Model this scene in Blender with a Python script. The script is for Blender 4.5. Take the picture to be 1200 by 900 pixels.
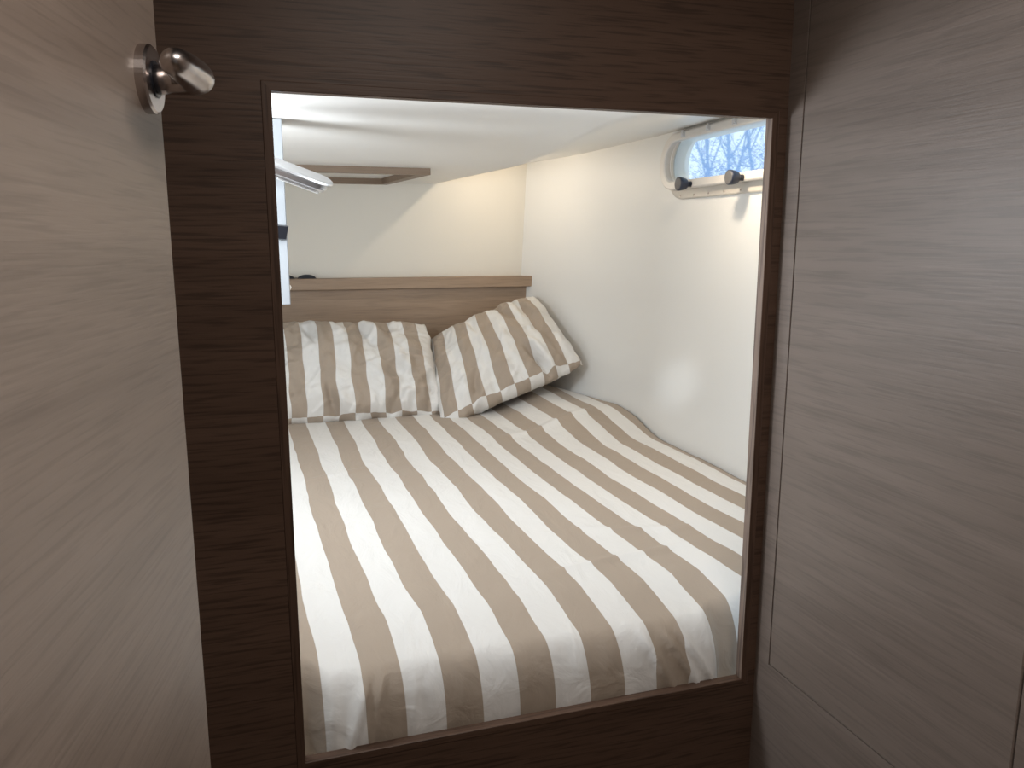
import bpy, bmesh, math, random
from math import sin, cos, tan, pi, radians, sqrt, exp
from mathutils import Vector, Matrix, noise

sc = bpy.context.scene
COL = sc.collection
for o in list(bpy.data.objects):
    bpy.data.objects.remove(o)
random.seed(7)

# ------------------------------------------------------------------ camera
# everything is laid out about the camera's own height (z = 0); RAISE lifts it all onto a floor at z = 0
RAISE = 1.25
PITCH, YAW = radians(10.25), radians(17.7)
cam = bpy.data.cameras.new('camera'); camo = bpy.data.objects.new('camera', cam); COL.objects.link(camo)
cam.sensor_width = 36.0; cam.lens = 923.0 / 1200 * 36; cam.clip_start = .01; cam.clip_end = 300
camo.location = (0, 0, 0); camo.rotation_euler = (pi / 2 - PITCH, 0, -YAW)
sc.camera = camo
sc.view_settings.view_transform = 'Standard'; sc.view_settings.look = 'None'
sc.view_settings.gamma = 1; sc.view_settings.use_curve_mapping = False
sc.view_settings.exposure = 0.04

# ------------------------------------------------------------------ world and lights
w = bpy.data.worlds.new('sky'); sc.world = w; w.use_nodes = True
bg = w.node_tree.nodes['Background']; bg.inputs[0].default_value = (.74, .88, 1, 1); bg.inputs[1].default_value = 1.25

def light(name, kind, loc, energy, color, **kw):
    l = bpy.data.lights.new(name, kind); l.energy = energy; l.color = color
    o = bpy.data.objects.new(name, l); COL.objects.link(o); o.location = loc
    tgt = kw.pop('target', None)
    for k, v in kw.items(): setattr(l, k, v)
    if tgt is not None:
        o.rotation_euler = (Vector(tgt) - Vector(loc)).to_track_quat('-Z', 'Y').to_euler()
    return o
WARM = (1, .83, .62); COOL = (.86, .93, 1)
light('berth_downlight', 'AREA', (1.0, 1.66, .286), 1.5, WARM, target=(1.0, 1.70, -1), shape='DISK', size=.045)
# down-light by the far wall: cut-off shaped to draw the shadow edge from ceiling corner
_L = Vector((.80, 2.62, .243)); _A = Vector((.632, 2.9, .214)); _n = Vector((-.754, 0, -.656)).cross(_A - _L)
light('berth_spot_aft', 'SPOT', _L, 1.8, WARM, target=_L + _n, spot_size=radians(179), spot_blend=.03, shadow_soft_size=.008)
light('lintel_fill', 'AREA', (.46, 1.142, .198), 1.4, COOL, target=(.44, 2.1, -.25), shape='RECTANGLE', size=.6, size_y=.03)  # added unseen fill behind the lintel, brightens bed and far wall
light('berth_side_fill', 'AREA', (-.27, 1.40, .035), 7.0, COOL, target=(.9, 1.66, .0), shape='RECTANGLE', size=.20, size_y=.20)  # added fill out of view, lights hull, ceiling and wardrobe; no hatch here
light('berth_left_fill', 'AREA', (-.31, 1.95, -.24), 2.2, COOL, target=(1.1, 2.35, -.10), shape='RECTANGLE', size=.5, size_y=.2)  # second added fill, lifts hull and rear of the bed; no porthole this side
light('corridor_fill', 'AREA', (.35, .10, .58), 8.0, (1, .93, .86), target=(.3, .2, -.6), shape='RECTANGLE', size=.4, size_y=.4)  # unseen overhead fill added for the corridor; its ceiling has no hatch
light('hull_glint', 'SPOT', (-.25, -.1, .45), 85, COOL, target=(1.15, 2.02, -.415), spot_size=radians(4.0), spot_blend=1.0, shadow_soft_size=.02)  # narrow unseen spot added to throw the pale patch on the hull

# ------------------------------------------------------------------ materials
def mat(name, color=(.8, .8, .8), rough=.5, metal=0, **kw):
    m = bpy.data.materials.new(name); m.use_nodes = True
    b = m.node_tree.nodes['Principled BSDF']
    b.inputs['Base Color'].default_value = (*color, 1); b.inputs['Roughness'].default_value = rough
    b.inputs['Metallic'].default_value = metal
    for k, v in kw.items(): b.inputs[k].default_value = v
    return m
def nd(m, t, **kw):
    n = m.node_tree.nodes.new(t)
    for k, v in kw.items(): setattr(n, k, v)
    return n
def ramp(m, stops, interp='LINEAR'):
    r = nd(m, 'ShaderNodeValToRGB'); cr = r.color_ramp; cr.interpolation = interp
    while len(cr.elements) < len(stops): cr.elements.new(.5)
    for e, (p, c) in zip(cr.elements, stops):
        e.position = p; e.color = (*c, 1) if len(c) == 3 else c
    return r
def wood(name, dark, mid, light_, axis=0, rough=.42, scale=1.0, seed=0., pores=.5, bump=.12):
    """open-grained oak veneer; grain runs along axis (0 x, 1 y, 2 z) in object space"""
    m = mat(name, mid, rough); L = m.node_tree.links; b = m.node_tree.nodes['Principled BSDF']
    tc = nd(m, 'ShaderNodeTexCoord'); off = nd(m, 'ShaderNodeVectorMath', operation='ADD'); off.inputs[1].default_value = (seed, seed * 1.7, seed * .6)
    L.new(tc.outputs['Object'], off.inputs[0])
    def stretched(along, across, sc_, det, dist=0.):
        mp = nd(m, 'ShaderNodeMapping'); s = [across] * 3; s[axis] = along
        mp.inputs['Scale'].default_value = [v * scale for v in s]
        L.new(off.outputs[0], mp.inputs[0])
        n = nd(m, 'ShaderNodeTexNoise'); n.inputs['Scale'].default_value = sc_; n.inputs['Detail'].default_value = det
        n.inputs['Distortion'].default_value = dist
        L.new(mp.outputs[0], n.inputs['Vector']); return n
    big = stretched(.5, 3.0, 1.6, 3, .6)       # broad cathedral variation
    med = stretched(.55, 9.0, 4.0, 4, .5)
    fine = stretched(2.6, 60.0, 4.0, 2, .2)    # pores
    a = nd(m, 'ShaderNodeMath', operation='MULTIPLY_ADD'); L.new(med.outputs[0], a.inputs[0]); a.inputs[1].default_value = .55
    c = nd(m, 'ShaderNodeMath', operation='MULTIPLY'); L.new(big.outputs[0], c.inputs[0]); c.inputs[1].default_value = .45
    L.new(c.outputs[0], a.inputs[2])
    r = ramp(m, [(.36, dark), (.5, mid), (.66, light_)]); L.new(a.outputs[0], r.inputs[0])
    pr = ramp(m, [(.36, (1 - pores,) * 3), (.5, (1, 1, 1))]); L.new(fine.outputs[0], pr.inputs[0])
    mx = nd(m, 'ShaderNodeMix', data_type='RGBA', blend_type='MULTIPLY'); mx.inputs[0].default_value = 1
    L.new(r.outputs[0], mx.inputs[6]); L.new(pr.outputs[0], mx.inputs[7]); L.new(mx.outputs[2], b.inputs['Base Color'])
    bp = nd(m, 'ShaderNodeBump'); bp.inputs['Strength'].default_value = bump; bp.inputs['Distance'].default_value = .002
    ad = nd(m, 'ShaderNodeMath', operation='ADD'); L.new(fine.outputs[0], ad.inputs[0]); L.new(med.outputs[0], ad.inputs[1])
    L.new(ad.outputs[0], bp.inputs['Height']); L.new(bp.outputs[0], b.inputs['Normal'])
    return m
def fabric(name):
    """printed cotton: UV.x counts stripe periods, first half beige, second half off white"""
    m = mat(name, (.8, .78, .74), .85); L = m.node_tree.links; b = m.node_tree.nodes['Principled BSDF']
    uv = nd(m, 'ShaderNodeUVMap', uv_map='UVMap'); sx = nd(m, 'ShaderNodeSeparateXYZ'); L.new(uv.outputs[0], sx.inputs[0])
    fr = nd(m, 'ShaderNodeMath', operation='FRACT'); L.new(sx.outputs[0], fr.inputs[0])
    r = ramp(m, [(0, BEIGE), (.5, WHITE), (.502, WHITE), (.998, WHITE)]); 
    r.color_ramp.elements[1].position = .498; r.color_ramp.elements[1].color = (*BEIGE, 1)
    L.new(fr.outputs[0], r.inputs[0]); L.new(r.outputs[0], b.inputs['Base Color'])
    tc = nd(m, 'ShaderNodeTexCoord')
    n1 = nd(m, 'ShaderNodeTexNoise'); n1.inputs['Scale'].default_value = 16; n1.inputs['Detail'].default_value = 5; n1.inputs['Distortion'].default_value = .8
    mp = nd(m, 'ShaderNodeMapping'); mp.inputs['Scale'].default_value = (1, .55, 1); mp.inputs['Rotation'].default_value = (0, 0, .5)
    L.new(tc.outputs['Object'], mp.inputs[0]); L.new(mp.outputs[0], n1.inputs['Vector'])
    bp = nd(m, 'ShaderNodeBump'); bp.inputs['Strength'].default_value = .48; bp.inputs['Distance'].default_value = .012
    L.new(n1.outputs[0], bp.inputs['Height'])
    n2 = nd(m, 'ShaderNodeTexNoise'); n2.inputs['Scale'].default_value = 900; n2.inputs['Detail'].default_value = 1
    L.new(tc.outputs['Object'], n2.inputs['Vector'])
    b2 = nd(m, 'ShaderNodeBump'); b2.inputs['Strength'].default_value = .06; b2.inputs['Distance'].default_value = .001
    L.new(n2.outputs[0], b2.inputs['Height']); L.new(bp.outputs[0], b2.inputs['Normal']); L.new(b2.outputs[0], b.inputs['Normal'])
    b.inputs['Sheen Weight'].default_value = .1
    return m
def painted(name, color, rough, bump=.03, coat=0.):
    m = mat(name, color, rough); L = m.node_tree.links; b = m.node_tree.nodes['Principled BSDF']
    tc = nd(m, 'ShaderNodeTexCoord'); n = nd(m, 'ShaderNodeTexNoise'); n.inputs['Scale'].default_value = 2.2; n.inputs['Detail'].default_value = 3
    L.new(tc.outputs['Object'], n.inputs['Vector'])
    bp = nd(m, 'ShaderNodeBump'); bp.inputs['Strength'].default_value = bump; bp.inputs['Distance'].default_value = .03
    L.new(n.outputs[0], bp.inputs['Height']); L.new(bp.outputs[0], b.inputs['Normal'])
    b.inputs['Coat Weight'].default_value = coat; b.inputs['Coat Roughness'].default_value = .12
    return m
BEIGE = (.385, .312, .245); WHITE = (.745, .728, .70)
M = {}
M['bulkhead'] = wood('walnut_veneer', (.080, .047, .032), (.098, .058, .040), (.115, .069, .048), 0, .42, 1, 3., .35)
M['bulkhead'].node_tree.nodes['Principled BSDF'].inputs['Specular IOR Level'].default_value = .22
M['bulkhead_v'] = wood('walnut_edge_band', (.080, .047, .032), (.098, .058, .040), (.115, .069, .048), 2, .42, 1, 8., .35)
M['bulkhead_v'].node_tree.nodes['Principled BSDF'].inputs['Specular IOR Level'].default_value = .22
M['reveal'] = wood('lit_edge_oak', (.20, .14, .11), (.25, .18, .145), (.30, .22, .18), 2, .4, 1, 2.)  # lighter wood for the reveal sides: berth light put into the colour
M['door'] = wood('grey_oak_door', (.215, .165, .135), (.25, .195, .16), (.285, .222, .184), 1, .4, 1, 5., .14, .12)
M['cabinet'] = wood('grey_oak_cabinet', (.185, .145, .122), (.21, .166, .14), (.24, .19, .162), 1, .42, 1, 9., .14)
M['darkoak'] = wood('umber_oak', (.17, .115, .075), (.20, .137, .09), (.23, .16, .108), 0, .45, 1, 4.5, .14)
M['oak'] = wood('light_oak', (.30, .207, .138), (.345, .243, .165), (.39, .278, .192), 0, .45, 1, 1.5, .14)
M['hull'] = painted('gelcoat_cream', (.78, .775, .75), .34, .03, .35)
M['back'] = painted('cream_lining', (.76, .72, .64), .6)
M['ceil'] = painted('white_headlining', (.78, .765, .73), .4, .01)
M['plastic'] = mat('cream_plastic', (.72, .68, .63), .4)
M['flange'] = mat('tan_grey_plastic', (.56, .52, .46), .45)
M['white'] = painted('white_laminate', (.36, .38, .40), .4)
M['black'] = mat('black_plastic', (.012, .013, .018), .3)
M['knob'] = mat('navy_rubber', (.014, .020, .042), .42)
M['knobcap'] = mat('grey_knob_cap', (.10, .098, .10), .55)
M['steel'] = mat('brushed_steel', (.55, .50, .48), .27, 1)
M['alu'] = mat('satin_aluminium', (.72, .73, .75), .3, .9)
M['diff'] = mat('grey_diffuser', (.45, .44, .42), .45)
M['dark'] = mat('gap_black', (.01, .008, .007), .8)
M['floor'] = wood('teak_floor', (.10, .06, .035), (.16, .10, .06), (.2, .13, .08), 1, .45, 1, 6.)
M['mattress'] = painted('grey_ticking', (.5, .49, .47), .85)
M['fabric'] = fabric('striped_cotton')
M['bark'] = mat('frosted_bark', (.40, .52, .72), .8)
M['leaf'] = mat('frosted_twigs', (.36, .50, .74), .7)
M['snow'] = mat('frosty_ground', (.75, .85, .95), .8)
g = mat('window_glass', (.9, .96, 1), .03)
g.node_tree.nodes['Principled BSDF'].inputs['Transmission Weight'].default_value = 1
g.node_tree.nodes['Principled BSDF'].inputs['IOR'].default_value = 1.15
M['glass'] = g

# ------------------------------------------------------------------ helpers
def obj(name, bm, m, parent=None, smooth=False, loc=None):
    me = bpy.data.meshes.new(name); bm.normal_update(); bm.to_mesh(me); bm.free()
    for f in me.polygons: f.use_smooth = smooth
    for x in (m if isinstance(m, (list, tuple)) else [m]): me.materials.append(x)
    o = bpy.data.objects.new(name, me); COL.objects.link(o)
    if parent: o.parent = parent; o.matrix_parent_inverse = Matrix.Translation(parent.location).inverted() if parent.rotation_euler.z == 0 else parent.matrix_basis.inverted()
    return o
def tag(o, label=None, cat=None, group=None, kind=None):
    if label: o['label'] = label
    if cat: o['category'] = cat
    if group: o['group'] = group
    if kind: o['kind'] = kind
    return o
def empty(name, loc):
    o = bpy.data.objects.new(name, None); COL.objects.link(o); o.location = loc; o.empty_display_size = .05; return o
def box(bm, x0, x1, y0, y1, z0, z1, bev=0, seg=2):
    vs = [bm.verts.new(p) for p in [(x0,y0,z0),(x1,y0,z0),(x1,y1,z0),(x0,y1,z0),(x0,y0,z1),(x1,y0,z1),(x1,y1,z1),(x0,y1,z1)]]
    fs = [bm.faces.new([vs[i] for i in q]) for q in [(0,3,2,1),(4,5,6,7),(0,1,5,4),(1,2,6,5),(2,3,7,6),(3,0,4,7)]]
    if bev:
        es = list({e for f in fs for e in f.edges})
        bmesh.ops.bevel(bm, geom=es, offset=bev, segments=seg, affect='EDGES', profile=.5)
def loft(bm, loops, caps=True, closed=True):
    rs = [[bm.verts.new(p) for p in l] for l in loops]; n = len(rs[0])
    for a, b in zip(rs, rs[1:]):
        for i in range(n if closed else n - 1):
            bm.faces.new([a[i], a[(i+1) % n], b[(i+1) % n], b[i]])
    if caps:
        bm.faces.new(rs[0][::-1]); bm.faces.new(rs[-1])
    return rs
def tube(bm, pts, rad, seg=14, caps=True, flat=1.0):
    """swept tube with per-point radius; flat squashes across the frame's second axis"""
    pts = [Vector(p) for p in pts]; loops = []; up = None
    for i, p in enumerate(pts):
        t = (pts[min(i+1, len(pts)-1)] - pts[max(i-1, 0)]).normalized()
        if up is None: up = Vector((0, 0, 1)) if abs(t.z) < .9 else Vector((1, 0, 0))
        s = t.cross(up).normalized(); up = s.cross(t).normalized()
        r = rad[i] if isinstance(rad, (list, tuple)) else rad
        loops.append([p + s * (r * cos(a)) + up * (r * flat * sin(a)) for a in (2*pi*k/seg for k in range(seg))])
    loft(bm, loops, caps)
def smooth(t, a=0., b=1.):
    t = max(0., min(1., (t - a) / (b - a))); return t * t * (3 - 2 * t)
def fn(x, y, z=0): return noise.noise(Vector((x, y, z)))

# ================================================================== SETTING
BY = 1.10; TH = .016
OX0, OX1, OZ0, OZ1 = .028, .778, -.765, .1895
RWX = .806          # cabinet face in the corridor
# bulkhead with the berth opening
def holed_panel(x0, x1, z0, z1, hx0, hx1, hz0, hz1, y0, y1):
    bm = bmesh.new()
    o4 = [(x0,z0),(x1,z0),(x1,z1),(x0,z1)]; h4 = [(hx0,hz0),(hx1,hz0),(hx1,hz1),(hx0,hz1)]
    O = {}
    for y in (y0, y1):
        O[y] = ([bm.verts.new((a, y, b)) for a, b in o4], [bm.verts.new((a, y, b)) for a, b in h4])
        for i in range(4):
            j = (i+1) % 4; q = [O[y][0][i], O[y][0][j], O[y][1][j], O[y][1][i]]
            bm.faces.new(q if y == y0 else q[::-1])
    for k in (0, 1):
        for i in range(4):
            j = (i+1) % 4; q = [O[y0][k][i], O[y0][k][j], O[y1][k][j], O[y1][k][i]]
            bm.faces.new(q[::-1] if k == 0 else q)
    return bm
ET = .0125
tag(obj('wall_front', holed_panel(-.75, RWX + .02, -RAISE, .62, OX0-ET, OX1+ET, OZ0-ET, OZ1+ET, BY, BY+TH), M['bulkhead']), kind='structure')
bm = holed_panel(OX0-ET, OX1+ET, OZ0-ET, OZ1+ET, OX0, OX1, OZ0, OZ1, BY-.0012, BY+TH)
bmesh.ops.bevel(bm, geom=[e for e in bm.edges if all(abs(v.co.y-(BY-.0012)) < 1e-6 for v in e.verts)], offset=.0008, segments=1, affect='EDGES')
t1 = tag(obj('trim_1', bm, [M['reveal'], M['bulkhead'], M['bulkhead_v']]), kind='structure')
for f in t1.data.polygons:
    if abs(f.normal.z) > .5: f.material_index = 1
    if f.normal.y < -.5: f.material_index = 2 if (f.center.x < OX0 or f.center.x > OX1) and OZ0-.006 < f.center.z < OZ1+.006 else 1

# hull side (curves in towards the far end) with the porthole cut-out
def hullX(y, z): return 1.165 + .05 * z - .40 * max(0., y - 2.2) ** 2 - (0 if y < 2.2 else 0)
WC, WZ = 1.83, .222
def stadium(y0, y1, zc, r, n=16):
    p = []
    for k in range(n + 1):
        a = -pi/2 + pi * k / n; p.append((y1 - r + r * cos(a), zc + r * sin(a)))
    for k in range(n + 1):
        a = pi/2 + pi * k / n; p.append((y0 + r + r * cos(a), zc + r * sin(a)))
    return p
bm = bmesh.new()
y0, y1, z0, z1 = BY+TH, 2.2, -RAISE, .45
outer = [(y0, z0), (y1, z0)] + [(y1, z0 + (z1-z0)*k/24) for k in range(1, 25)] + [(y0, z1)]
inner = stadium(1.505, 2.125, WZ, .078)
ov = [bm.verts.new((hullX(a, b), a, b)) for a, b in outer]; iv = [bm.verts.new((hullX(a, b), a, b)) for a, b in inner]
es = [bm.edges.new((l[i], l[(i+1) % len(l)])) for l in (ov, iv) for i in range(len(l))]
bmesh.ops.triangle_fill(bm, use_beauty=True, edges=es)
# reveal of the cut-out, through the hull
iv2 = [bm.verts.new((hullX(a, b) + .05, a, b)) for a, b in inner]
for i in range(len(iv)):
    j = (i+1) % len(iv); bm.faces.new([iv[i], iv[j], iv2[j], iv2[i]])
# curved part
N = 24; rows = []
for k in range(25):
    z = z0 + (z1-z0)*k/24; row = []
    for i in range(N+1):
        y = y1 + (2.93-y1)*i/N
        row.append(ov[1+k] if i == 0 and k <= 24 else bm.verts.new((hullX(y, z), y, z)))
    rows.append(row)
for a, b in zip(rows, rows[1:]):
    for i in range(N): bm.faces.new([a[i], a[i+1], b[i+1], b[i]])
bmesh.ops.recalc_face_normals(bm, faces=bm.faces)
hull = tag(obj('wall_right', bm, M['hull']), kind='structure')
for f in hull.data.polygons:
    if f.center.y > 2.2: f.use_smooth = True
# outer skin of hull blocks outside light round the cut-out
bm = bmesh.new(); box(bm, -.35, 1.25, 2.90, 2.92, -RAISE, .45); tag(obj('wall_back', bm, M['back']), kind='structure')
bm = bmesh.new(); box(bm, -.36, -.34, BY+TH, 2.9, -RAISE, .45); tag(obj('wall_left', bm, M['back']), kind='structure')
bm = bmesh.new(); box(bm, -.77, 1.3, -1.3, 2.95, -RAISE-.02, -RAISE); tag(obj('floor', bm, M['floor']), kind='structure')
# berth ceiling: low flat middle, swept up to the hull along a slanting crease
def creaseX(y):
    if y > 2.1: return .63 + .10 * (2.9 - y)
    return .71 - .08 * smooth(2.1 - y, 0, .9)
def ceilZ(x, y):
    xc = creaseX(y); xh = hullX(y, .3)
    top = .316 - .022 * smooth(y, 2.3, 2.9)
    s = max(0., min(1., (x - xc) / max(.05, xh - xc)))
    base = .2075 + .006 * (1 - smooth(y, 2.0, 2.2))
    return base + (top - base) * (s ** (.60 + .30 * smooth(y, 2.6, 2.88)))
bm = bmesh.new(); NX, NY = 90, 60; rows = []
for j in range(NY+1):
    y = BY + TH + (2.9 - BY - TH) * j / NY; row = []
    xc = creaseX(y)
    for i in range(NX+1):
        t = i / NX
        x = -.34 + (xc + .34) * (t / .5) if t <= .5 else xc + (hullX(y, .3) + .012 - xc) * ((t - .5) / .5)
        row.append(bm.verts.new((x, y, ceilZ(x, y))))
    rows.append(row)
for a, b in zip(rows, rows[1:]):
    for i in range(NX): bm.faces.new([a[i], b[i], b[i+1], a[i+1]])
tag(obj('ceiling', bm, M['ceil'], smooth=True), kind='structure')
bm = bmesh.new(); box(bm, -.77, 1.0, -1.3, BY, .62, .64); tag(obj('ceiling', bm, M['bulkhead']), kind='structure')
# corridor shell
bm = bmesh.new(); box(bm, -.77, -.75, -1.3, BY+TH, -RAISE, .62); tag(obj('wall_corridor_left', bm, M['cabinet']), kind='structure')
bm = bmesh.new(); box(bm, -.77, 1.3, -1.32, -1.3, -RAISE, .62); tag(obj('wall_corridor_back', bm, M['cabinet']), kind='structure')

# ================================================================== CABINET on the right of the corridor
cab = empty('wardrobe', (RWX + .2, .3, -RAISE))
tag(cab, 'tall grey-brown oak wardrobe with flush doors filling the right of the corridor', 'wardrobe')
GY0, GY1, GZ0, GZ1 = .609, 1.063, -.722, .60       # first door
def slab(ya, yb, za, zb, x=RWX, t=.018, bev=.0012):
    bm = bmesh.new(); box(bm, x, x + t, ya, yb, za, zb, bev, 1); return bm
bm = bmesh.new()
for ya, yb, za, zb in [(GY1, BY, -RAISE, .62), (-.6, GY1, -RAISE, GZ0)]:
    box(bm, RWX, RWX + .018, ya, yb, za, zb)
box(bm, RWX, RWX + .018, -.6, GY1, GZ1, .62)
obj('face_frame', bm, M['cabinet'], cab)
bm = bmesh.new(); box(bm, RWX + .0185, RWX + .03, -.6, BY, -RAISE, .62); obj('carcass', bm, M['dark'], cab)
G = .0013
obj('door', slab(GY0 + G, GY1 - G*1.5, GZ0 + G*1.6, GZ1 - G), M['cabinet'], cab)
obj('door', slab(-.02, GY0 - G, GZ0 + G*1.6, GZ1 - G), M['cabinet'], cab)
obj('door', slab(-.59, -.0225, GZ0 + G*1.6, GZ1 - G), M['cabinet'], cab)

# ================================================================== DOOR on the left
EX, EY = -.0703, .752                       # free edge
DA = radians(10.0)
dd = Vector((sin(DA), cos(DA), 0)); dn = Vector((cos(DA), -sin(DA), 0))
door = None
bm = bmesh.new(); W_ = .66
box(bm, -.032, 0, -W_, 0, -RAISE + .02, .60, .0015, 1)
door = obj('door_1', bm, M['door']); door.location = (EX, EY, 0); door.rotation_euler = (0, 0, -DA)
tag(door, kind='structure')
def door_part(name, bm, m, parent=door, sm=True):
    me = bpy.data.meshes.new(name); bm.normal_update(); bm.to_mesh(me); bm.free()
    for f in me.polygons: f.use_smooth = sm
    me.materials.append(m); o = bpy.data.objects.new(name, me); COL.objects.link(o); o.parent = parent; return o
HY, HZ = -.040, .1262          # handle centre on the leaf
# lever: neck out of the leaf, elbow, grip towards the hinge and dipping
bm = bmesh.new()
lever = [(.006, 0, 0), (.022, 0, .0), (.032, 0, .0), (.038, -.003, 0), (.0415, -.010, 0), (.0425, -.022, 0), (.0425, -.035, 0), (.042, -.052, .000), (.041, -.068, .000), (.0405, -.075, 0), (.040, -.079, 0)]
rr = [.0122, .0122, .0122, .0125, .0135, .0135, .0130, .0122, .0108, .0078, .0030]
tube(bm, [(a, HY + b, HZ + c) for a, b, c in lever], rr, 24, flat=.92)
h = door_part('door_handle', bm, M['steel'])
bm = bmesh.new()
loops = []
for x, r in [(0, .0262), (.0065, .0262), (.0082, .0245), (.0082, .0165)]:
    loops.append([(x, HY + r*cos(a), HZ + r*sin(a)) for a in (2*pi*k/48 for k in range(48))])
loft(bm, loops)
r_ = door_part('rosette', bm, M['steel'], h, sm=False)
bm = bmesh.new()
loft(bm, [[(x, HY + r*cos(a), HZ + r*sin(a)) for a in (2*pi*k/32 for k in range(32))] for x, r in [(.008, .0140), (.0093, .0140), (.0093, .0120)]])
door_part('collar', bm, M['black'], h, sm=False)

# ================================================================== HEADBOARD
hb = empty('headboard', (.32, 2.88, -.7))
tag(hb, 'light oak headboard with a square ledge rail across the far end of the berth', 'headboard')
bm = bmesh.new(); xr = hullX(2.88, -.2) - .006
box(bm, -.335, .992, 2.874, 2.894, -.80, -.168, .001, 1); obj('panel', bm, M['oak'], hb)
bm = bmesh.new(); box(bm, -.335, .9985, 2.850, 2.8995, -.168, -.128, .002, 2); obj('ledge_rail', bm, M['oak'], hb)

# glasses on the ledge, tops of the lenses just showing
sg = empty('sunglasses', (.16, 2.88, -.128))
tag(sg, 'dark sunglasses lying on the headboard ledge, only the lens tops showing', 'sunglasses')
for x0 in (.088, .161):
    bm = bmesh.new(); loops = []
    for y, s in [(2.868, .92), (2.870, 1), (2.884, 1), (2.888, .9)]:
        loops.append([(x0 + .031*s*cos(a), y, -.1275 + .0135*s*(sin(a) if sin(a) > 0 else 0)) for a in (pi*k/24 for k in range(25))])
    loft(bm, loops); obj('lens', bm, M['black'], sg, smooth=False)
bm = bmesh.new(); tube(bm, [(.117, 2.878, -.1262), (.125, 2.878, -.1255), (.132, 2.878, -.1262)], .0012, 8); obj('bridge', bm, M['black'], sg)

# ================================================================== WOODEN FRAME under the ceiling
fr = empty('ceiling_frame', (.28, 2.5, .19))
tag(fr, 'shallow rectangular oak frame fixed under the berth ceiling near the far wall', 'frame')
zb, zt = .1885, .2115
FY0, FY1, FX0 = 2.30, 2.72, .095
def prism(pts, za, zb_):
    bm = bmesh.new(); loft(bm, [[(x, y, za) for x, y in pts], [(x, y, zb_) for x, y in pts]])
    bmesh.ops.recalc_face_normals(bm, faces=bm.faces); return bm
obj('front_rail', prism([(FX0, FY0), (.488, FY0), (.484, FY0 + .02), (FX0, FY0 + .02)], zb, zt), M['darkoak'], fr)
obj('back_rail', prism([(FX0, FY1), (.41, FY1), (.43, FY1 + .02), (FX0, FY1 + .02)], zb, zt), M['darkoak'], fr)
obj('side_rail', prism([(.447, FY0 + .02), (.484, FY0 + .02), (.43, FY1 + .02), (.41, FY1)], zb, zt), M['darkoak'], fr)
obj('side_rail', prism([(FX0 - .02, FY0), (FX0, FY0), (FX0, FY1 + .02), (FX0 - .02, FY1 + .02)], zb, zt), M['darkoak'], fr)

# ================================================================== WHITE WALL LOCKER on the left, edge on
lk = empty('wall_locker', (-.14, 1.6, -.114))
tag(lk, 'white wall locker at the left edge of the opening, seen edge on', 'locker')
bm = bmesh.new(); box(bm, .004, .0535, 1.50, 1.56, -.114, .2125, .0015, 2); obj('body', bm, M['white'], lk)
bm = bmesh.new()
loft(bm, [[(.035, 1.499, .030), (.0565, 1.499, .028), (.0515, 1.499, .002), (.035, 1.499, .003)],
          [(.037, 1.484, .028), (.0555, 1.484, .026), (.0505, 1.484, .004), (.037, 1.484, .005)]])
obj('latch', bm, M['black'], lk)
bm = bmesh.new(); loft(bm, [[(.0535, 1.512 + r*cos(a), -.083 + r*sin(a)) for a in (2*pi*k/16 for k in range(16))] for r in (.0058,)] + [[(.0568, 1.512 + .001*cos(a), -.083 + .001*sin(a)) for a in (2*pi*k/16 for k in range(16))]])
obj('button', bm, M['plastic'], lk)

# ================================================================== READING LAMP
rl = empty('reading_lamp', (.05, 1.38, .10))
tag(rl, 'silver swivel reading lamp reaching out of the left side above the berth', 'reading lamp')
def stad_loop(x0, x1, r, z, n=14):
    p = []
    for k in range(n+1):
        a = -pi/2 + pi*k/n; p.append((x1 - r + r*cos(a), r*sin(a), z))
    for k in range(n+1):
        a = pi/2 + pi*k/n; p.append((x0 + r + r*cos(a), r*sin(a), z))
    return p
LT = Matrix.Translation((.126, 1.38, .091)) @ Matrix.Rotation(radians(19.5), 4, 'Y') @ Matrix.Rotation(radians(20), 4, 'X') @ Matrix.Scale(1.15, 4)
def lamp_part(name, prof, x1, m, inset=0):
    bm = bmesh.new(); loft(bm, [[LT @ Vector(p) for p in stad_loop(-.15 + i_, x1 - i_, r, z)] for i_, r, z in prof])
    bmesh.ops.recalc_face_normals(bm, faces=bm.faces); return obj(name, bm, m, rl, smooth=False)
lamp_part('lamp_head', [(.004, .016, .0062), (.001, .0195, .0045), (0, .021, .002), (.0005, .0205, .0005)], 0, M['alu'])
lamp_part('lamp_tray', [(.0075, .0145, .0005), (.007, .016, -.001), (.006, .017, -.0075), (.0075, .0155, -.009), (.010, .0145, -.0125)], 0, M['alu'])
bm = bmesh.new(); box(bm, -.075, -.016, -.0130, .0130, -.0150, -.0120, .0006, 1)
bmesh.ops.transform(bm, matrix=LT, verts=bm.verts); obj('diffuser', bm, M['diff'], rl)
bm = bmesh.new(); tube(bm, [LT @ Vector((-.10, 0, -.009)), (.0, 1.44, .10), (-.0, 1.499, .10)], .006, 12); obj('arm', bm, M['alu'], rl, smooth=True)

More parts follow.
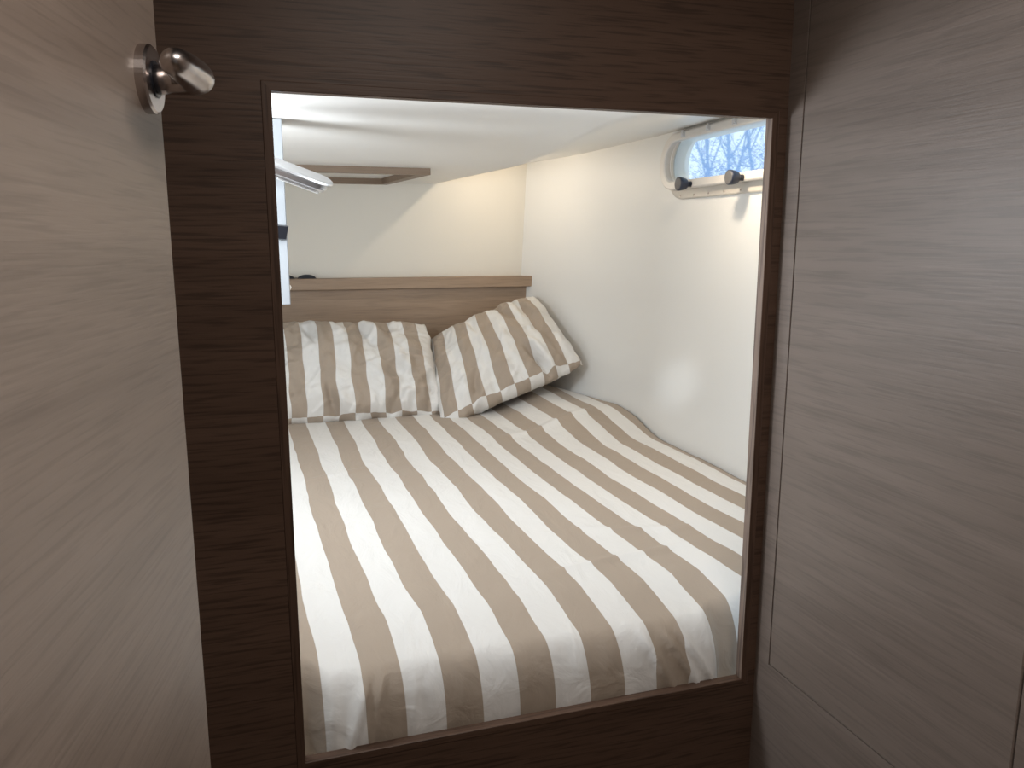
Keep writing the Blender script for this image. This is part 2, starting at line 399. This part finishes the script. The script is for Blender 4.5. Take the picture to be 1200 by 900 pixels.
# ================================================================== PORTHOLE
win = bpy.data.objects.new('window_1', None); COL.objects.link(win); win.location = (1.17, 1.83, WZ); win['kind'] = 'structure'
def ring(name, spec_out, spec_in, prof, m, sm=False):
    """prof: list of (x, t) with t 0 = inner contour, 1 = outer contour"""
    a0, a1, ar, az = spec_in; b0, b1, br, bz = spec_out
    I = stadium(a0, a1, az, ar, 20); O = stadium(b0, b1, bz, br, 20); bm = bmesh.new(); loops = []
    for dx, t in prof:
        loops.append([(hullX(1.8, z_) + dx, y_, z_) for y_, z_ in ((i[0]*(1-t)+o[0]*t, i[1]*(1-t)+o[1]*t) for i, o in zip(I, O))])
    rs = loft(bm, loops, caps=False)
    n = len(rs[0])
    for i in range(n): bm.faces.new([rs[-1][i], rs[-1][(i+1)%n], rs[0][(i+1)%n], rs[0][i]])
    bmesh.ops.recalc_face_normals(bm, faces=bm.faces)
    return obj(name, bm, m, win, smooth=sm)
ring('window_flange', (1.52, 2.150, .0985, .2175), (1.515, 2.120, .073, WZ), [(0, 0), (-.006, 0), (-.0075, .1), (-.0075, .9), (-.006, 1), (0, 1)], M['flange'])
sash = ring('window_sash', (1.490, 2.168, .0805, .226), (1.520, 2.138, .0565, .2255), [(-.008, 0), (-.024, .0), (-.0265, .15), (-.0265, .8), (-.024, .95), (-.020, 1), (-.008, 1)], M['plastic'])
ring('window_reveal', (1.522, 2.136, .0615, .2255), (1.540, 2.105, .0545, .2250), [(-.010, .9), (.028, .2), (.033, .2), (.033, .9)], M['ceil'])
bm = bmesh.new(); P = stadium(1.515, 2.142, .2255, .060, 20)
loft(bm, [[(hullX(1.8, z_) - .0045, y_, z_) for y_, z_ in P], [(hullX(1.8, z_) + .0005, y_, z_) for y_, z_ in P]]); bmesh.ops.recalc_face_normals(bm, faces=bm.faces)
obj('pane', bm, M['glass'], win)
for ky, kz in ((1.975, .1555), (1.728, .1545)):
    xb = hullX(1.8, kz) - .0265
    bm = bmesh.new()
    def disc(x, r, n=28): return [(x, ky + r*cos(a), kz + r*sin(a)) for a in (2*pi*k/n for k in range(n))]
    loft(bm, [disc(xb + .001, .0075), disc(xb - .013, .0075), disc(xb - .014, .0125), disc(xb - .018, .0150), disc(xb - .030, .0178), disc(xb - .038, .0186), disc(xb - .040, .0176)])
    bmesh.ops.recalc_face_normals(bm, faces=bm.faces)
    kn = obj('window_knob', bm, M['knob'], win)
    for f in kn.data.polygons: f.use_smooth = abs(f.normal.x) < .8
    bm = bmesh.new(); loft(bm, [disc(xb - .0398, .0165), disc(xb - .0412, .0155)]); obj('knob_cap', bm, M['knobcap'], kn)
for cy in (2.035, 1.905, 1.782):
    bm = bmesh.new(); xb = hullX(1.8, .3) - .0265
    box(bm, xb - .006, xb + .002, cy - .008, cy + .008, .287, .303, .001, 1)
    box(bm, xb - .010, xb - .004, cy - .008, cy - .004, .291, .306, .001, 1)
    obj('window_clip', bm, M['alu'], win)
for k in range(5):
    cy = 2.06 - .075 * k; cz = .1285
    bm = bmesh.new(); x = hullX(1.8, cz) - .0075
    loft(bm, [[(xx, cy + r*cos(a), cz + r*sin(a)) for a in (2*pi*q/12 for q in range(12))] for xx, r in [(x + .0002, .0028), (x - .0012, .0028), (x - .0012, .001)]])
    obj('screw', bm, M['steel'], win)

# ================================================================== MATTRESS, DUVET, PILLOWS
BZ = -.59
bm = bmesh.new(); box(bm, -.30, .955, 1.24, 2.80, -.80, -.70, .02, 3)
tag(obj('mattress', bm, M['mattress'], smooth=False), 'pale grey mattress under the striped duvet cover in the berth', 'mattress')
bm = bmesh.new(); box(bm, -.335, 1.115, BY+TH+.001, 2.898, -RAISE, -.805)
box(bm, .98, 1.118, 1.2, 2.2, -.805, -.68)
tag(obj('trim_2', bm, M['back']), kind='structure')

def stripe_u(x, y, z):
    """the printed stripes fan very slightly as the cover is pulled forward and down"""
    k = .645 / min(.645, max(.54, -z)); x *= k; y *= k
    st = .1017 - .024 * (y - 1.6) if y > 1.6 else .1017 + .045 * (1.6 - y)
    return (x - st) / .125
def bedtop(x, y):
    side = 1 - .85 * smooth(x, .78, 1.12)
    return BZ - (.055 * smooth(1.80 - y, 0, .55)) * side - .028 * smooth(1.32 - y, 0, .2) + .006 * (1 - side)
bm = bmesh.new(); uvl = bm.loops.layers.uv.new('UVMap')
NX = 260; prof = []
RY, RZ = .060, .105
for z in (-.835, -.81, -.79): prof.append((.0, z, -1))
for k in range(1, 23):
    a = pi/2 * k / 22; prof.append((RY * (1 - cos(a)), -RZ * (1 - sin(a)), a))
n0 = len(prof); NF = 190
for k in range(1, NF + 1): prof.append((RY + (2.858 - 1.122 - RY) * k / NF, 0, pi/2))
grid = []; UV = []
for j, (dy, z, a) in enumerate(prof):
    row = []; uvr = []
    for i in range(NX + 1):
        s = i / NX
        ya = 1.122 + dy
        xr = hullX(ya, BZ) - .006
        x = -.28 + (xr + .28) * s
        # front corners tuck back where the berth opening ends
        fl = smooth(x, .075, .030); frr = smooth(x, .735, .772)
        back = (.050 * fl + .035 * frr) * (1 - smooth(dy, .0, .22)) 
        y = ya + back
        drop = 0
        top = smooth(dy, .04, .22)
        zz = (z if a < 0 else z + bedtop(x, y)); zl = zz
        # broad loft of the filling
        zz += top * (.006 * fn(x*3.1, y*2.3, 1) + .010 * smooth(y, 1.9, 2.5) * (1 - smooth(x, .9, 1.1)))
        # ridge by the hull near the pillows
        zz += .050 * smooth(y, 2.02, 2.36) * smooth(x, .72, .98) * top
        # folds: gently curved ridges
        r1 = exp(-((y - (2.28 + .24*(x-.9))) / .022) ** 2) * smooth(x, .62, .78) * (1 - smooth(x, .98, 1.03))
        zz += .008 * r1
        r2 = exp(-((y - (1.385 + .10*(x-.7))) / .010) ** 2) * smooth(x, .48, .56) * (1 - smooth(x, .78, .86)); zz += .0055 * r2
        r3 = exp(-((y - (1.50 - .22*(x-.7))) / .009) ** 2) * smooth(x, .60, .66) * (1 - smooth(x, .86, .92)); zz += .0045 * r3
        r4 = exp(-((y - (1.97 + .5*(x-.1))) / .012) ** 2) * smooth(x, .05, .1) * (1 - smooth(x, .2, .3)); zz += .004 * r4
        zz += top * .0034 * fn(x*9 + y*2, y*7 - x*3, 4) + top*.0012 * fn(x*24, y*15, 8)
        # soft drape creases on the front face
        fw = (1 - smooth(dy, .02, .12)) * smooth(zl, -.655, -.70)
        y += -.004 * fw * fn(x*22, zl*7, 2) - .0025 * fw * fn(x*48, zl*11, 5)
        for (cx, sl, wd, am) in ((.105, .35, .009, .008), (.135, .25, .007, .006), (.20, .1, .01, .003), (.64, -.5, .010, .008), (.685, -.55, .008, .008), (.715, -.6, .008, .007), (.56, -.3, .012, .003)):
            y -= 1.5 * am * fw * exp(-((x - (cx + sl*(zl + .74))) / wd) ** 2)
        # rounding down at the hull
        e = smooth(x, xr - .045, xr); zz -= .005 * e * e * (1 - smooth(y, 2.1, 2.3))
        # rise onto hull edge bulge
        if y > 2.05: x2 = min(x, hullX(min(y, 2.86), zz) - .004)
        else: x2 = min(x, hullX(y, zz) - .004)
        wav = .0065 * fn(y*5.5, x*6, 9) * top + .002 * fn(y*16, x*14, 3)
        row.append(bm.verts.new((x2, y, zz)))
        arc = y if dy > RY else y
        uvr.append((stripe_u(x + wav, 1.122 + dy, zl), y))
    grid.append(row); UV.append(uvr)
for j in range(len(grid) - 1):
    for i in range(NX):
        f = bm.faces.new([grid[j][i], grid[j][i+1], grid[j+1][i+1], grid[j+1][i]])
        for lp, (jj, ii) in zip(f.loops, [(j,i),(j,i+1),(j+1,i+1),(j+1,i)]): lp[uvl].uv = UV[jj][ii]
duv = obj('duvet', bm, M['fabric'], smooth=True)
tag(duv, 'beige and white striped duvet cover spread over the whole berth', 'duvet')
so = duv.modifiers.new('thickness', 'SOLIDIFY'); so.thickness = .006; so.offset = -1

def pillow(name, label, BL, BR, TR, TL, thick, u0, upw, seed, wr=1.0, hem=4, creases=()):
    BL, BR, TR, TL = map(Vector, (BL, BR, TR, TL))
    cen = (BL + BR + TR + TL) / 4
    nrm = ((BR + TR - BL - TL).cross(TL + TR - BL - BR)).normalized()
    if nrm.y > 0: nrm = -nrm                      # towards the camera
    bm = bmesh.new(); uvl = bm.loops.layers.uv.new('UVMap'); NU, NV = 120, 84; sides = []
    for sgn in (1, -1):
        g = []
        for j in range(NV + 1):
            v = -1 + 2*j/NV; row = []
            for i in range(NU + 1):
                u = -1 + 2*i/NU
                # cushion outline: sides pull in between the corners
                rc = 1 - .055 * (abs(u)**5 * abs(v)**5); pu = rc * u * (1 - .03 * (1 - v*v)); pv = rc * v * (1 - .03 * (1 - u*u))
                edge = max(abs(u), abs(v))
                if edge > .93:
                    k = (edge - .93) / .07
                    pu += .026 * k * fn(v*5 + seed, u*3, 1); pv += .050 * k * fn(u*5 + seed, v*3, 5) + .02 * k * fn(u*14 + seed, v*3, 8)
                s, t = (pu + 1)/2, (pv + 1)/2
                p = BL*(1-s)*(1-t) + BR*s*(1-t) + TR*s*t + TL*(1-s)*t
                pf = (max(0, 1 - abs(u)**2.6) ** .55) * (max(0, 1 - abs(v)**2.4) ** .55)
                h_ = thick * .5 * pf
                em = (1 - smooth(edge, .94, 1.0))
                # puckers run in from the edges
                wq = wr * em * (.010 * fn(u*3.2 + seed, v*2.2, 2) + .0075 * fn(u*7 + v*1.5 + seed, v*2.6, 6) + .0035 * fn(u*13 + seed, v*9, 7))
                rg = 1 - 3.2 * abs(fn(u*2.6 + v*.9 + seed*2, v*1.1 - u*.4, 11)); wq += wr * em * .007 * rg
                rg2 = max(0, 1 - 7 * abs(fn(u*3.1 - v*1.3 + seed*3, v*1.4, 21))); wq += wr * em * .0045 * rg2
                pk = wr * em * .006 * smooth(edge, .45, .95) * fn((u if abs(v) > abs(u) else v)*15 + seed, 0, 3)
                cr = 0
                if sgn == 1:
                    for cu, cv, sl, wd, am, ln in creases:      # a pinch running from (cu, cv) into the panel
                        dv = abs(v - cv)
                        cr += am * exp(-((u - cu - sl*dv) / wd) ** 2) * (1 - smooth(dv, ln*.35, ln))
                        cr += -.45 * am * exp(-((u - cu - sl*dv - 2.1*wd) / (1.3*wd)) ** 2) * (1 - smooth(dv, ln*.35, ln))
                seam = 0
                p = p + nrm * (sgn * (h_ + (wq + pk) * min(1, pf*1.6) + cr * min(1, pf*1.5) * em) + .0)
                if (i in (0, NU) or j in (0, NV)) and sgn == -1:
                    row.append(sides[0][j][i])
                else: row.append(bm.verts.new(p))
            g.append(row)
        sides.append(g)
        for j in range(NV):
            for i in range(NU):
                q = [g[j][i], g[j][i+1], g[j+1][i+1], g[j+1][i]]
                if sgn == -1: q = q[::-1]
                f = bm.faces.new(q)
                cs = [(j,i),(j,i+1),(j+1,i+1),(j+1,i)]
                if sgn == -1: cs = cs[::-1]
                for lp, (jj, ii) in zip(f.loops, cs):
                    uu = -1 + 2*ii/NU; vv = -1 + 2*jj/NV
                    # back panel and the folded hem show their stripes half a period out of step
                    off = .5 if (sgn == -1 or j < hem) else 0
                    lp[uvl].uv = (u0 + (uu + .022*fn(vv*2.3 + seed, uu*2, 4)) * upw + off, vv)
    bmesh.ops.recalc_face_normals(bm, faces=bm.faces)
    o = obj(name, bm, M['fabric'], smooth=True)
    tag(o, label, 'pillow', 'striped pillows against the headboard'); return o
pillow('pillow', 'plump beige and white striped pillow upright on the left against the headboard',
       (-.035, 2.60, -.595), (.590, 2.57, -.590), (.572, 2.775, -.285), (-.035, 2.79, -.268), .20, -.02, 3.02, 2.3, 1.8, 3, [(-.18, -1, -.15, .045, -.030, .75), (.38, -1, .30, .05, -.028, .8), (.80, -1, .12, .05, -.030, 1.0), (-.48, 1, .22, .05, -.026, .9), (.12, 1, .25, .06, -.022, .8), (.50, 1, -.1, .04, -.016, .6), (-.80, 1, .1, .05, -.02, 1.0)])
pillow('pillow', 'beige and white striped pillow tilted up into the corner by the hull',
       (.545, 2.50, -.612), (1.075, 2.50, -.425), (.985, 2.80, -.190), (.570, 2.79, -.345), .17, .45, 2.6, 7.9, 1.3, 4, [(.50, -1, -.22, .045, -.038, .9), (.16, 1, .30, .07, -.024, 1.1), (.52, 1, .15, .05, -.026, .9), (-.55, -1, .25, .05, -.016, .8), (-.35, 1, .2, .06, -.014, .9)])

# ================================================================== OUTSIDE the porthole
bm = bmesh.new(); bmesh.ops.create_grid(bm, x_segments=40, y_segments=40, size=30)
for v in bm.verts: v.co.z = .08 * fn(v.co.x*.4, v.co.y*.4, 0); v.co += Vector((34, 25, -1.4))
tag(obj('ground', bm, M['snow'], smooth=True), kind='structure')
# bare trees
def tree(base, h, label, seed):
    rnd = random.Random(seed); root = empty('bare_tree', base); tag(root, label, 'tree', 'bare trees outside the porthole')
    bt = bmesh.new(); bb = bmesh.new(); B = Vector(base)
    def grow(bm_, p, d, L_, r, depth):
        pts = [p]; rad = [r]
        for k in range(5):
            d = (d + Vector((rnd.uniform(-.18,.18), rnd.uniform(-.18,.18), rnd.uniform(-.02,.12)))).normalized()
            p = p + d * (L_/5); pts.append(p); rad.append(r * (1 - .12*(k+1)))
            if depth < 4 and (k >= 1):
                for _ in range(2 if depth < 3 else 1):
                    sd = (d + Vector((rnd.uniform(-1,1), rnd.uniform(-1,1), rnd.uniform(-.1,.8)))*.85).normalized()
                    grow(bb, p, sd, L_ * rnd.uniform(.42,.62), rad[-1]*.55, depth+1)
        tube(bm_, pts, rad, 5 if depth else 8, caps=False)
    grow(bt, B, Vector((0,0,1)), h, h*.011, 0)
    obj('trunk', bt, M['bark'], root, smooth=True); obj('branches', bb, M['bark'], root, smooth=True)
tree((8.3, 13.6, -1.4), 4.6, 'bare tree outside the porthole, furthest left of the row in the glass', 5)
tree((11.4, 17.6, -1.4), 6.0, 'bare tree outside the porthole, in the middle of the glass', 2)
tree((15.6, 22.2, -1.4), 7.0, 'bare tree outside the porthole, nearest the right edge of the glass', 3)
# frosty brush: countless fine twigs
bm = bmesh.new(); rnd = random.Random(5)
for k in range(26000):
    x = rnd.uniform(5.8, 9.8); y = rnd.uniform(9.8, 11.8); zt_ = 1.42 + .7 * fn(x*1.1, y*.8, 3) + .35 * (x - 7.5)/2
    z = -1.4 + (zt_ + 1.4) * rnd.random() ** .6; s = rnd.uniform(.012, .035)
    c = Vector((x, y, z)); a = Vector((rnd.uniform(-1,1), rnd.uniform(-1,1), rnd.uniform(-.6,1))).normalized() * s * 1.6
    b_ = Vector((rnd.uniform(-1,1), rnd.uniform(-1,1), rnd.uniform(-1,1))).normalized() * s * .5
    bm.faces.new([bm.verts.new(c - a), bm.verts.new(c + b_), bm.verts.new(c + a)])
tag(obj('brush', bm, M['leaf']), 'frosty tangle of bluish twigs and brush seen through the porthole', 'brush', kind='stuff')

# ------------------------------------------------------------------ lift everything onto the floor
for o in bpy.data.objects:
    if o.parent is None: o.location.z += RAISE
